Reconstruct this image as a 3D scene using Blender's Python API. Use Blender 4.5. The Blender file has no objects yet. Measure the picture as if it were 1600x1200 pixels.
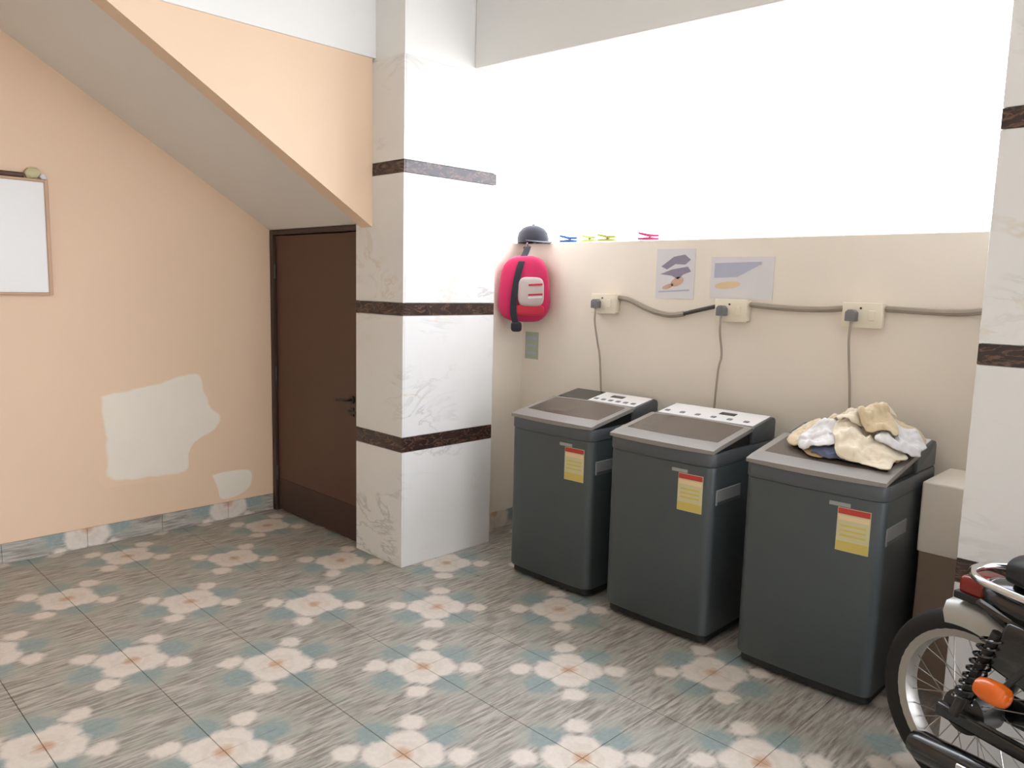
import bpy, bmesh, math, random
from math import sin, cos, pi, radians
from mathutils import Vector, Matrix, Euler, noise
random.seed(7)
S = bpy.context.scene
COL = S.collection

# ------------------------------------------------------------------ camera, sky, exposure
cam_d = bpy.data.cameras.new('camera')
cam = bpy.data.objects.new('camera', cam_d); COL.objects.link(cam)
F_PX, YAW, PITCH, ROLL = 1204.75, -0.7778325, 0.1272185, 0.0249043
cam_d.sensor_fit = 'HORIZONTAL'; cam_d.sensor_width = 36.0
cam_d.lens = F_PX / 1600 * 36.0
cam_d.clip_start = 0.05; cam_d.clip_end = 200
f = Vector((sin(YAW)*cos(PITCH), cos(YAW)*cos(PITCH), -sin(PITCH)))
r = f.cross(Vector((0, 0, 1))).normalized(); u = r.cross(f)
R = cos(ROLL)*r + sin(ROLL)*u; U = -sin(ROLL)*r + cos(ROLL)*u
M3 = Matrix((R, U, -f)).transposed()
cam.matrix_world = Matrix.Translation((0, 0, 1.5)) @ M3.to_4x4()
S.camera = cam

w = bpy.data.worlds.new('overcast'); S.world = w; w.use_nodes = True
bg = w.node_tree.nodes['Background']
bg.inputs['Color'].default_value = (0.93, 0.985, 1.10, 1)
bg.inputs['Strength'].default_value = 7.2
S.view_settings.view_transform = 'Standard'
S.view_settings.look = 'None'
S.view_settings.exposure = 0.1
S.view_settings.gamma = 1.0
S.view_settings.use_curve_mapping = False

# ------------------------------------------------------------------ node helpers / materials
def lin(c):
    return tuple(((v/255)/12.92 if v/255 <= 0.04045 else ((v/255+0.055)/1.055)**2.4) for v in c) + (1.0,)

class NT:
    def __init__(s, name, rough=0.6, metal=0.0):
        s.m = bpy.data.materials.new(name); s.m.use_nodes = True
        s.t = s.m.node_tree; s.b = s.t.nodes['Principled BSDF']
        s.b.inputs['Roughness'].default_value = rough
        s.b.inputs['Metallic'].default_value = metal
    def n(s, typ, **kw):
        nd = s.t.nodes.new(typ)
        for k, v in kw.items(): setattr(nd, k, v)
        return nd
    def put(s, sock, v):
        if hasattr(v, 'is_output') or isinstance(v, bpy.types.NodeSocket): s.t.links.new(v, sock)
        else: sock.default_value = v
    def math(s, op, a, b=0.0, clamp=False):
        nd = s.n('ShaderNodeMath', operation=op); nd.use_clamp = clamp
        s.put(nd.inputs[0], a); s.put(nd.inputs[1], b); return nd.outputs[0]
    def smooth(s, v, lo, hi):            # 0 below lo, 1 above hi
        nd = s.n('ShaderNodeMapRange', interpolation_type='SMOOTHSTEP')
        s.put(nd.inputs['Value'], v); nd.inputs['From Min'].default_value = lo; nd.inputs['From Max'].default_value = hi
        return nd.outputs['Result']
    def mix(s, fac, a, b):
        nd = s.n('ShaderNodeMix', data_type='RGBA')
        s.put(nd.inputs['Factor'], fac); s.put(nd.inputs['A'], a); s.put(nd.inputs['B'], b)
        return nd.outputs['Result']
    def noise(s, vec, scale, detail=3, rough=0.5, dist=0.0):
        nd = s.n('ShaderNodeTexNoise'); nd.inputs['Scale'].default_value = scale
        nd.inputs['Detail'].default_value = detail; nd.inputs['Roughness'].default_value = rough
        nd.inputs['Distortion'].default_value = dist
        if vec is not None: s.put(nd.inputs['Vector'], vec)
        return nd.outputs['Fac']
    def obj(s): return s.n('ShaderNodeTexCoord').outputs['Object']
    def pos(s): return s.n('ShaderNodeNewGeometry').outputs['Position']
    def mapv(s, vec, loc=(0,0,0), scale=(1,1,1), rot=(0,0,0)):
        nd = s.n('ShaderNodeMapping'); s.put(nd.inputs['Vector'], vec)
        nd.inputs['Location'].default_value = loc; nd.inputs['Scale'].default_value = scale; nd.inputs['Rotation'].default_value = rot
        return nd.outputs['Vector']
    def sep(s, vec):
        nd = s.n('ShaderNodeSeparateXYZ'); s.put(nd.inputs[0], vec); return nd.outputs
    def bump(s, h, strength=0.2, dist=0.01):
        nd = s.n('ShaderNodeBump'); nd.inputs['Strength'].default_value = strength; nd.inputs['Distance'].default_value = dist
        s.put(nd.inputs['Height'], h); s.t.links.new(nd.outputs['Normal'], s.b.inputs['Normal'])
    def color(s, c): s.put(s.b.inputs['Base Color'], c); return s.m

def paint(name, c, rough=0.75, var=0.05, scale=2.0, bump=0.08, bscale=60, metal=0.0, coat=0.0):
    t = NT(name, rough, metal)
    p = t.pos() if metal == 0.0 and bump else t.obj()
    c = lin(c); d = tuple(max(0, v*(1-var)) for v in c[:3]) + (1,); e = tuple(min(1, v*(1+var)) for v in c[:3]) + (1,)
    t.color(t.mix(t.noise(p, scale, 4), d, e))
    if bump: t.bump(t.noise(p, bscale, 3), bump, 0.004)
    if coat: t.b.inputs['Coat Weight'].default_value = coat
    return t.m

TS = 0.40562                      # floor tile, 16 inch
def tile_material():
    # quarter flowers in two opposite corners, streaky grey elsewhere
    t = NT('patterned_floor_tile', 0.42)
    x, y, z = t.sep(t.obj())[:3]
    h = TS/2
    sg = t.math('SIGN', t.math('ADD', t.math('ADD', x, y), 1e-5))
    px = t.math('DIVIDE', t.math('SUBTRACT', h, t.math('MULTIPLY', x, sg)), TS)
    py = t.math('DIVIDE', t.math('SUBTRACT', h, t.math('MULTIPLY', y, sg)), TS)
    wp = t.pos()
    wob = t.math('MULTIPLY', t.math('SUBTRACT', t.noise(wp, 20, 3), 0.5), 0.13)
    def dist(cx, cy, sx=1.0, sy=1.0):
        a = t.math('MULTIPLY', t.math('SUBTRACT', px, cx), sx); b = t.math('MULTIPLY', t.math('SUBTRACT', py, cy), sy)
        return t.math('ADD', t.math('SQRT', t.math('ADD', t.math('MULTIPLY', a, a), t.math('MULTIPLY', b, b))), wob)
    r0 = dist(0, 0)
    streak = t.noise(t.mapv(wp, scale=(75, 7, 75)), 1.0, 5, 0.65)
    speck = t.noise(wp, 50, 4, 0.7)
    grey = t.mix(t.smooth(streak, 0.34, 0.66), lin((130, 122, 112)), lin((194, 187, 177)))
    big = t.noise(t.mapv(wp, scale=(9, 4, 9)), 1.0, 3)
    grey = t.mix(t.math('MULTIPLY', t.smooth(big, 0.5, 0.66), 0.45), grey, lin((158, 160, 148)))
    sage = t.mix(speck, lin((150, 154, 142)), lin((184, 182, 170)))
    l2 = t.math('MINIMUM', dist(0.50, 0.10, 1.0, 1.2), dist(0.10, 0.50, 1.2, 1.0))
    c = t.mix(t.math('MULTIPLY', t.smooth(l2, 0.21, 0.09), 0.7), grey, sage)
    # teal leaves on the joints beside each flower
    l1 = t.math('MINIMUM', dist(0.37, 0.0, 0.85, 1.0), dist(0.0, 0.37, 1.0, 0.85))
    l1 = t.math('ADD', l1, t.math('MULTIPLY', t.math('SUBTRACT', streak, 0.5), 0.12))
    teal = t.mix(speck, lin((116, 136, 135)), lin((162, 173, 169)))
    c = t.mix(t.math('MULTIPLY', t.smooth(l1, 0.20, 0.11), 0.9), c, teal)
    # cream flower body and its diagonal petals
    th = t.math('ARCTAN2', py, px)
    lob = t.math('MULTIPLY', t.math('ABSOLUTE', t.math('SINE', t.math('MULTIPLY', th, 2.0))), 0.075)
    body = t.smooth(t.math('SUBTRACT', r0, lob), 0.295, 0.215)
    pet = t.smooth(dist(0.325, 0.325), 0.145, 0.07)
    cream = t.mix(speck, lin((208, 196, 184)), lin((238, 228, 217)))
    c = t.mix(t.math('MAXIMUM', body, pet), c, cream)
    ring = t.math('MULTIPLY', t.smooth(r0, 0.20, 0.16), t.smooth(r0, 0.10, 0.13))
    c = t.mix(t.math('MULTIPLY', ring, 0.2), c, lin((190, 172, 150)))
    c = t.mix(t.math('MULTIPLY', t.smooth(r0, 0.12, 0.02), 0.9), c, lin((198, 158, 126)))
    t.color(c)
    t.b.inputs['Specular IOR Level'].default_value = 0.4
    return t.m

def marble(name, base, vein, warm):
    t = NT(name, 0.22)
    p = t.pos()
    n1 = t.noise(t.mapv(p, scale=(1.2, 1.2, 2.6), rot=(0.4, 0.5, 0.3)), 1.6, 6, 0.6, 1.2)
    v = t.math('MULTIPLY', t.smooth(t.math('ABSOLUTE', t.math('SUBTRACT', n1, 0.5)), 0.03, 0.0), t.smooth(t.noise(t.mapv(p, loc=(7, 2, 1)), 1.7, 3), 0.48, 0.66))
    n2 = t.noise(t.mapv(p, loc=(3, 1, 5), scale=(1, 1, 2.2), rot=(-0.5, 0.3, 0.8)), 1.3, 5, 0.6, 1.0)
    v2 = t.math('MULTIPLY', t.smooth(t.math('ABSOLUTE', t.math('SUBTRACT', n2, 0.52)), 0.02, 0.0), t.smooth(t.noise(t.mapv(p, loc=(1, 9, 4)), 1.5, 3), 0.5, 0.68))
    cl = t.noise(p, 3.0, 4)
    c = t.mix(cl, lin(base), tuple(v_*0.9 for v_ in lin(base)[:3]) + (1,))
    c = t.mix(t.math('MULTIPLY', v, 0.40), c, lin(vein))
    c = t.mix(t.math('MULTIPLY', v2, 0.45), c, lin(warm))
    return t.color(c)

def dark_marble():
    t = NT('dark_emperador_marble', 0.25)
    p = t.pos()
    n = t.noise(t.mapv(p, scale=(1, 1, 3), rot=(0.6, 0.5, 0)), 7, 6, 0.6, 1.5)
    v = t.smooth(t.math('ABSOLUTE', t.math('SUBTRACT', n, 0.5)), 0.03, 0.0)
    c = t.mix(t.noise(p, 14, 4), lin((34, 25, 24)), lin((66, 48, 43)))
    return t.color(t.mix(t.math('MULTIPLY', v, 0.6), c, lin((140, 104, 84))))

def plaster(name, c, sheen_var=0.06):
    t = NT(name, 0.7)
    p = t.pos(); c = lin(c)
    a = tuple(v*(1-sheen_var) for v in c[:3]) + (1,); b = tuple(min(1, v*(1+sheen_var*.5)) for v in c[:3]) + (1,)
    t.color(t.mix(t.noise(p, 1.4, 5), a, b))
    t.bump(t.noise(p, 45, 5), 0.10, 0.004)
    return t.m

def patch_material(wall_c, patch_c):
    t = NT('putty_on_plaster', 0.85)
    at = t.n('ShaderNodeAttribute'); at.attribute_name = 'fade'
    p = t.pos()
    k = t.math('ADD', at.outputs['Fac'], t.math('MULTIPLY', t.math('SUBTRACT', t.noise(p, 14, 4), 0.5), 0.7))
    pc = t.mix(t.noise(p, 6, 4), lin(patch_c), tuple(v*0.93 for v in lin(patch_c)[:3]) + (1,))
    t.color(t.mix(t.smooth(k, 0.25, 0.75), lin(wall_c), pc))
    t.bump(t.noise(p, 30, 4), 0.12, 0.004)
    return t.m

def cloth_mat(name, c, c2):
    t = NT(name, 0.9)
    o = t.obj()
    t.color(t.mix(t.noise(o, 9, 4), lin(c), lin(c2)))
    t.bump(t.noise(o, 500, 2), 0.15, 0.001)
    t.b.inputs['Sheen Weight'].default_value = 0.2
    return t.m

PEACH = (238, 208, 177)
M = dict(
    tile=tile_material(),
    marble=marble('white_veined_marble', (238, 236, 233), (150, 148, 148), (205, 180, 140)),
    band=dark_marble(),
    peach=plaster('peach_wall_paint', PEACH),
    cream_wall=plaster('cream_wall_paint', (247, 236, 221)),
    white=plaster('white_wall_paint', (240, 239, 235), 0.03),
    soffit=plaster('off_white_soffit_paint', (236, 230, 222), 0.04),
    grout=paint('grey_grout', (112, 108, 100), 0.9),
    concrete=paint('pale_concrete', (186, 180, 170), 0.9, 0.08),
    patch=patch_material(PEACH, (246, 236, 219)),
    door=paint('brown_painted_door', (84, 56, 43), 0.45, 0.10, 3.0, 0.05, 90),
    doorframe=paint('dark_brown_door_frame', (62, 42, 33), 0.5, 0.08),
    steel=paint('brushed_steel', (170, 165, 158), 0.35, 0.05, metal=0.9, bump=0),
    chrome=paint('chrome', (225, 225, 225), 0.12, 0.02, metal=1.0, bump=0),
    wire=paint('white_grille_wire', (225, 225, 222), 0.5, 0.02, bump=0),
    body=paint('dark_grey_washer_steel', (70, 77, 80), 0.38, 0.04, 3, 0.02, 200),
    topframe=paint('graphite_plastic', (80, 84, 88), 0.42, 0.04, 4, 0.03, 200),
    lidrim=paint('grey_lid_plastic', (140, 134, 127), 0.38, 0.04, 4, 0.02, 200),
    lidglass=paint('smoked_lid_panel', (92, 82, 74), 0.22, 0.05, 4, 0.0),
    black=paint('black_plastic', (22, 23, 24), 0.5, 0.1, 6, 0.04, 150),
    panel=paint('silver_control_panel', (232, 229, 228), 0.4, 0.04, 12, 0.0),
    btn=paint('grey_button', (120, 118, 120), 0.5, 0.05, 4, 0.0),
    display_reflection=paint('black_display_reflection', (26, 25, 28), 0.1, 0.1, 4, 0.0),
    badge=paint('silver_badge', (160, 162, 164), 0.3, 0.05, 4, 0.0, metal=0.4),
    grip=paint('pale_grey_grip', (140, 142, 144), 0.5, 0.04, 4, 0.02),
    red=paint('label_red', (186, 58, 52), 0.5, 0.05, 10, 0.0),
    yellow=paint('label_yellow', (205, 182, 96), 0.5, 0.08, 10, 0.0),
    straw=paint('label_straw', (204, 196, 152), 0.5, 0.05, 10, 0.0),
    ivory=paint('ivory_switch_plastic', (240, 230, 208), 0.4, 0.03, 5, 0.0),
    slot=paint('dark_socket_hole', (60, 55, 50), 0.6, 0.05, 5, 0.0),
    conduit=paint('taupe_cable', (158, 147, 132), 0.55, 0.06, 5, 0.0),
    darkcable=paint('dark_cable', (62, 56, 50), 0.55, 0.06, 5, 0.0),
    cord=paint('grey_power_cord', (176, 164, 148), 0.6, 0.06, 5, 0.0),
    pink=cloth_mat('magenta_nylon', (208, 44, 98), (192, 34, 82)),
    crimson=cloth_mat('crimson_nylon', (206, 52, 72), (188, 40, 60)),
    bagpanel=cloth_mat('pale_grey_nylon', (205, 190, 184), (186, 170, 166)),
    blackcloth=cloth_mat('black_webbing', (34, 32, 40), (48, 46, 56)),
    greenpaper=paint('pale_green_paper', (178, 188, 166), 0.8, 0.06, 20, 0.0),
    paper=paint('white_paper', (226, 222, 224), 0.8, 0.02, 8, 0.0),
    ink_violet=paint('violet_print', (150, 142, 160), 0.8, 0.1, 30, 0.0),
    ink_orange=paint('orange_print', (214, 176, 152), 0.8, 0.1, 30, 0.0),
    ink_blue=paint('grey_blue_print', (186, 188, 206), 0.8, 0.06, 20, 0.0),
    ink_gold=paint('pale_gold_print', (228, 204, 164), 0.8, 0.06, 20, 0.0),
    board=paint('white_board_surface', (232, 230, 226), 0.35, 0.02, 3, 0.0),
    tanwood=paint('tan_wood', (204, 166, 138), 0.6, 0.1, 8, 0.05),
    brownwood=paint('dark_brown_wood', (92, 66, 56), 0.6, 0.1, 8, 0.05),
    tyre=paint('tyre_rubber', (26, 25, 24), 0.8, 0.1, 10, 0.05),
    bikeblack=paint('gloss_black_paint', (16, 17, 19), 0.2, 0.1, 4, 0.0, coat=0.5),
    silver=paint('silver_bike_paint', (176, 175, 170), 0.3, 0.03, 4, 0.0, metal=0.35),
    gunmetal=paint('gunmetal', (70, 68, 66), 0.45, 0.08, 8, 0.0, metal=0.6),
    amber=paint('amber_lens', (226, 104, 22), 0.2, 0.04, 4, 0.0),
    redlens=paint('red_lens', (132, 34, 24), 0.18, 0.04, 4, 0.0),
    vinyl=paint('black_seat_vinyl', (20, 20, 21), 0.55, 0.1, 20, 0.1, 200),
    clearlens=paint('headlamp_lens', (200, 205, 208), 0.1, 0.02, 4, 0.0),
    taupe=plaster('taupe_lower_tone', (150, 130, 114)),
    peg_blue=paint('blue_plastic', (40, 100, 190), 0.4, 0.03, 5, 0.0),
    peg_lime=paint('lime_plastic', (196, 206, 72), 0.4, 0.03, 5, 0.0),
    peg_pink=paint('pink_plastic', (230, 60, 130), 0.4, 0.03, 5, 0.0),
    c_cream=cloth_mat('cream_cotton', (236, 224, 202), (226, 210, 184)),
    c_white=cloth_mat('white_cotton', (232, 230, 228), (218, 215, 214)),
    c_ecru=cloth_mat('ecru_cotton', (224, 206, 172), (206, 184, 146)),
    c_tan=cloth_mat('tan_cotton', (206, 178, 136), (194, 164, 120)),
    c_blue=cloth_mat('slate_blue_cotton', (92, 100, 128), (78, 86, 112)),
)

# ------------------------------------------------------------------ mesh helpers
def obj(name, bm, mat, parent=None, loc=None, rot=None, smooth=False):
    me = bpy.data.meshes.new(name)
    bmesh.ops.recalc_face_normals(bm, faces=bm.faces[:]) if bm.faces else None
    bm.to_mesh(me); bm.free()
    if mat: me.materials.append(M[mat] if isinstance(mat, str) else mat)
    if smooth:
        for p in me.polygons: p.use_smooth = True
        try: me.set_sharp_from_angle(angle=radians(smooth if smooth is not True else 40))
        except Exception: pass
    o = bpy.data.objects.new(name, me); COL.objects.link(o)
    if parent: o.parent = parent
    if loc is not None: o.location = loc
    if rot is not None: o.rotation_euler = rot
    return o

def thing(name, label, cat, loc=(0, 0, 0), rotz=0.0, group=None):
    o = bpy.data.objects.new(name, None); COL.objects.link(o)
    o.empty_display_size = 0.1
    o.location = loc; o.rotation_euler = (0, 0, rotz)
    o['label'] = label; o['category'] = cat
    if group: o['group'] = group
    return o
def tag(o, label, cat, group=None):
    o['label'] = label; o['category'] = cat
    if group: o['group'] = group
    return o
def struct(o, label=None, cat=None):
    o['kind'] = 'structure'
    if label: o['label'] = label
    if cat: o['category'] = cat
    return o
def NB(): return bmesh.new()

def box(bm, x0, x1, y0, y1, z0, z1, bev=0.0, seg=1):
    g = bmesh.ops.create_cube(bm, size=1.0)
    vs = g['verts']
    for v in vs:
        v.co = Vector(((x0+x1)/2 + v.co.x*(x1-x0), (y0+y1)/2 + v.co.y*(y1-y0), (z0+z1)/2 + v.co.z*(z1-z0)))
    if bev:
        es = list({e for v in vs for e in v.link_edges})
        bmesh.ops.bevel(bm, geom=es, offset=bev, segments=seg, profile=0.5, affect='EDGES')
    return bm

def prism(bm, poly, axis, a0, a1, bev=0.0, seg=2):
    """extrude a 2D polygon along axis ('x': poly=(y,z); 'y': poly=(x,z); 'z': poly=(x,y))"""
    def P(p, a):
        return {'x': (a, p[0], p[1]), 'y': (p[0], a, p[1]), 'z': (p[0], p[1], a)}[axis]
    A = [bm.verts.new(P(p, a0)) for p in poly]; B = [bm.verts.new(P(p, a1)) for p in poly]
    n = len(poly)
    fs = [bm.faces.new(A), bm.faces.new(B[::-1])]
    for i in range(n): fs.append(bm.faces.new((A[i], B[i], B[(i+1) % n], A[(i+1) % n])))
    bmesh.ops.recalc_face_normals(bm, faces=fs)
    if bev:
        es = list({e for fc in fs for e in fc.edges})
        bmesh.ops.bevel(bm, geom=es, offset=bev, segments=seg, profile=0.5, affect='EDGES')
    return bm

def loft(bm, rings, cap=True):
    V = [[bm.verts.new(p) for p in rg] for rg in rings]
    n = len(V[0])
    for a, b in zip(V, V[1:]):
        for i in range(n): bm.faces.new((a[i], a[(i+1) % n], b[(i+1) % n], b[i]))
    if cap:
        bm.faces.new(V[0][::-1]); bm.faces.new(V[-1])
    return bm

def catmull(pts, k=8):
    pts = [Vector(p) for p in pts]
    if len(pts) < 3: return pts
    out = []
    for i in range(len(pts)-1):
        p0 = pts[max(i-1, 0)]; p1 = pts[i]; p2 = pts[i+1]; p3 = pts[min(i+2, len(pts)-1)]
        for j in range(k):
            t = j/k
            out.append(0.5*((2*p1) + (p2-p0)*t + (2*p0-5*p1+4*p2-p3)*t*t + (3*p1-p0-3*p2+p3)*t**3))
    out.append(pts[-1]); return out

def tube(bm, pts, rad, n=8, smooth_k=0):
    pts = catmull(pts, smooth_k) if smooth_k else [Vector(p) for p in pts]
    rings = []; up = None
    for i, p in enumerate(pts):
        d = (pts[min(i+1, len(pts)-1)] - pts[max(i-1, 0)]).normalized()
        if up is None:
            up = Vector((0, 0, 1)) if abs(d.z) < 0.9 else Vector((1, 0, 0))
        a = d.cross(up).normalized(); up = a.cross(d).normalized()
        rr = rad[i*len(rad)//len(pts)] if isinstance(rad, (list, tuple)) else rad
        rings.append([p + rr*(cos(2*pi*j/n)*a + sin(2*pi*j/n)*up) for j in range(n)])
    return loft(bm, rings)

def lathe(bm, prof, axis='z', c=(0, 0, 0), n=24, ang=(0, 2*pi)):
    """prof = [(radius, height)]; closed revolve"""
    full = abs(ang[1]-ang[0]-2*pi) < 1e-6
    m = n if full else n+1
    rings = []
    for i in range(m):
        a = ang[0] + (ang[1]-ang[0])*i/n
        rg = []
        for (rr, hh) in prof:
            p = {'z': (rr*cos(a), rr*sin(a), hh), 'y': (rr*cos(a), hh, rr*sin(a)), 'x': (hh, rr*cos(a), rr*sin(a))}[axis]
            rg.append(bm.verts.new((c[0]+p[0], c[1]+p[1], c[2]+p[2])))
        rings.append(rg)
    k = len(prof)
    for i in range(n):
        a = rings[i]; b = rings[(i+1) % m]
        for j in range(k-1):
            try: bm.faces.new((a[j], b[j], b[j+1], a[j+1]))
            except ValueError: pass
    bmesh.ops.remove_doubles(bm, verts=bm.verts[:], dist=1e-6)
    return bm

def rrect(hw, y0, y1, rad, bulge=0.0, k=5):
    """rounded rectangle outline, front edge (y0) bulging outwards"""
    pts = []
    for cx, cy, a0 in ((-hw+rad, y0+rad, pi), (hw-rad, y0+rad, 1.5*pi), (hw-rad, y1-rad, 0), (-hw+rad, y1-rad, .5*pi)):
        for i in range(k+1):
            a = a0 + i*(pi/2)/k
            pts.append([cx+rad*cos(a), cy+rad*sin(a)])
        if a0 == pi:                     # along the front
            for i in range(1, 8): pts.append([-hw+rad+(2*hw-2*rad)*i/8, y0])
    for p in pts:
        if p[1] < y0+rad+1e-6: p[1] -= bulge*(1-(p[0]/hw)**2)
    return pts

# ------------------------------------------------------------------ the setting
XL, XR = -4.57, 2.6          # left wall / open right side
YW = 3.45                    # washers' wall
PX0, PX1, PY0, PY1 = -3.57, -3.153, 2.40, 3.04      # marble pillar
QX0, QX1, QY0, QY1 = -0.656, -0.20, 2.74, 3.50      # right pillar
CEIL = 3.0
SPX = -3.42                  # spandrel plane

# ground outside and floor slab
bm = NB(); box(bm, -14, 14, YW+0.16, 20, -0.30, -0.20)
struct(obj('ground', bm, 'concrete'))
bm = NB(); box(bm, XL-0.2, 6.0, -6.0, YW+0.15, -0.2, -0.006)
floor = struct(obj('floor', bm, 'grout'))
ox, oy = -3.0574, 0.1986
def chamfered(bm, x0, x1, y0, y1, z0, z1, c):
    a = [bm.verts.new(p) for p in ((x0, y0, z0), (x1, y0, z0), (x1, y1, z0), (x0, y1, z0))]
    b = [bm.verts.new(p) for p in ((x0, y0, z1-c), (x1, y0, z1-c), (x1, y1, z1-c), (x0, y1, z1-c))]
    t = [bm.verts.new(p) for p in ((x0+c, y0+c, z1), (x1-c, y0+c, z1), (x1-c, y1-c, z1), (x0+c, y1-c, z1))]
    for q, s in ((a, b), (b, t)):
        for i in range(4): bm.faces.new((q[i], q[(i+1) % 4], s[(i+1) % 4], s[i]))
    bm.faces.new(t); bm.faces.new(a[::-1])
tile_mesh = {}
def floor_tile(i, j):
    cx = ox + (i+0.5)*TS; cy = oy + (j+0.5)*TS
    x0, x1 = max(XL, cx-TS/2), min(6.0, cx+TS/2); y0, y1 = max(-6, cy-TS/2), min(YW, cy+TS/2)
    if x1-x0 < 0.01 or y1-y0 < 0.01: return
    odd = (i+j) % 2
    q = (x0-cx, x1-cx, y0-cy, y1-cy)
    if odd: q = (q[2], q[3], -q[1], -q[0])          # turned a quarter, so that flowers meet at every other corner
    key = tuple(round(v, 4) for v in q)
    if key not in tile_mesh:
        bm = NB(); g = 0.0010
        chamfered(bm, q[0]+g, q[1]-g, q[2]+g, q[3]-g, -0.006, 0.0, 0.0010)
        o = obj('floor_tile', bm, 'tile', floor, (cx, cy, 0)); tile_mesh[key] = o.data
    else:
        o = bpy.data.objects.new('floor_tile', tile_mesh[key]); COL.objects.link(o)
        o.parent = floor; o.location = (cx, cy, 0)
    if odd: o.rotation_euler = (0, 0, pi/2)
i0 = math.floor((XL-ox)/TS); j1 = math.floor((YW-oy)/TS)
IMAX, JMIN = 10, -4
for i in range(i0, IMAX):
    for j in range(JMIN, j1+1):
        floor_tile(i, j)
# the floor beyond, out of the picture
xa = ox+IMAX*TS; ya = oy+JMIN*TS
bm = NB(); chamfered(bm, XL, 6.0, -6.0, ya-0.001, -0.006, 0.0, 0.0012); obj('floor_panel', bm, 'concrete', floor)
bm = NB(); chamfered(bm, xa+0.001, 6.0, ya, YW, -0.006, 0.0, 0.0012); obj('floor_panel', bm, 'concrete', floor)

# ceiling slab
bm = NB(); box(bm, XL-0.2, 6.0, -6.0, 3.62, CEIL, CEIL+0.15); struct(obj('ceiling', bm, 'white'))

# unseen walls behind the viewer and at right, added to cut the light
bm = NB(); box(bm, XL-0.2, 6.0, -4.2, -4.0, -0.2, CEIL); struct(obj('wall_front_added', bm, 'cream_wall'))
bm = NB(); box(bm, 5.8, 6.0, -4.0, 0.3, -0.2, CEIL); struct(obj('wall_right_added', bm, 'cream_wall'))

# left wall (below and beside the stair)
bm = NB(); box(bm, XL-0.2, XL, -6.0, 2.60, -0.2, CEIL); wall_left = struct(obj('wall_left', bm, 'peach'))
def putty(yz, amp=0.018):
    # irregular plaster patch, a thin skim proud of the wall
    c = Vector((sum(p[0] for p in yz)/len(yz), sum(p[1] for p in yz)/len(yz)))
    pts = catmull([(p[0], p[1], 0) for p in yz + yz[:1]], 6)[:-1]
    bm = NB(); lay = bm.verts.layers.float.new('fade')
    rings = []
    for k, (sc, fd, dx) in enumerate(((1.10, 0.0, 0.0008), (1.03, 0.15, 0.0012), (0.95, 0.8, 0.0018), (0.80, 1.0, 0.002), (0.4, 1.0, 0.002))):
        rg = []
        for q in pts:
            p = Vector((c.x + (q.x-c.x)*sc, c.y+(q.y-c.y)*sc))
            n = noise.noise(Vector((p.x*9, p.y*9, 3))) * amp
            v = bm.verts.new((XL+dx, p.x+n, p.y+n*0.6)); v[lay] = fd; rg.append(v)
        rings.append(rg)
    for a, b in zip(rings, rings[1:]):
        for i in range(len(a)): bm.faces.new((a[i], a[(i+1) % len(a)], b[(i+1) % len(a)], b[i]))
    cv = bm.verts.new((XL+0.002, c.x, c.y)); cv[lay] = 1.0
    for i in range(len(rings[-1])): bm.faces.new((rings[-1][i], rings[-1][(i+1) % len(rings[-1])], cv))
    o = obj('plaster_patch', bm, 'patch', wall_left, smooth=True)
    o['label'] = 'off-white putty patch on the peach wall'
putty([(1.40, .83), (1.55, .86), (1.73, .89), (1.93, .93), (1.99, .82), (2.02, .73), (2.09, .66), (2.05, .58), (1.93, .52), (1.88, .45), (1.85, .34), (1.62, .34), (1.44, .36), (1.42, .55)])
putty([(2.02, .29), (2.15, .30), (2.28, .28), (2.27, .19), (2.20, .14), (2.08, .13), (2.05, .2)], 0.012)

# baseboard tiles
def baseboard(name, p0, p1, nrm, h=0.107, off=0.0):
    """tile skirting from p0 to p1 (xy) standing on the floor, nrm = outward direction"""
    p0 = Vector(p0); p1 = Vector(p1); L = (p1-p0).length; d = (p1-p0)/L; n = Vector(nrm)
    bm = NB()
    q = [p0, p1, p1+n*0.004, p0+n*0.004]
    prism(bm, [(v.x, v.y) for v in q], 'z', 0, h-0.002)
    base = struct(obj(name, bm, 'grout'))
    s = -off; ang = math.atan2(d.y, d.x)
    while s < L-0.01:
        a, b = max(s, 0), min(s+TS, L)
        bm = NB(); cx = s+TS/2
        kk = round((s+off)/TS) % 2
        if kk: chamfered(bm, TS/2-h, TS/2, -(b-cx-0.001), -(a-cx+0.001), 0.0, 0.008, 0.001)
        else: chamfered(bm, a-cx+0.001, b-cx-0.001, TS/2-h, TS/2, 0.0, 0.008, 0.001)
        o = obj('skirting_tile', bm, 'tile', base)
        # local x -> d, local y -> +z, local z -> nrm
        m = Matrix(((d.x, 0, n.x), (d.y, 0, n.y), (0, 1, 0))).to_4x4()
        if kk: m = m @ Matrix.Rotation(pi/2, 4, 'Z')
        o.matrix_local = Matrix.Translation((p0.x+d.x*cx+n.x*0.004, p0.y+d.y*cx+n.y*0.004, h-TS/2)) @ m
        s += TS
    return base
baseboard('baseboard_left', (XL, 2.42), (XL, -1.0), (1, 0), off=0.1)
baseboard('baseboard_back', (-3.32, YW), (QX0, YW), (0, -1), off=0.2)
baseboard('baseboard_return', (-3.32, YW-0.012), (-3.32, PY1), (1, 0), off=0.2)

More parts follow.
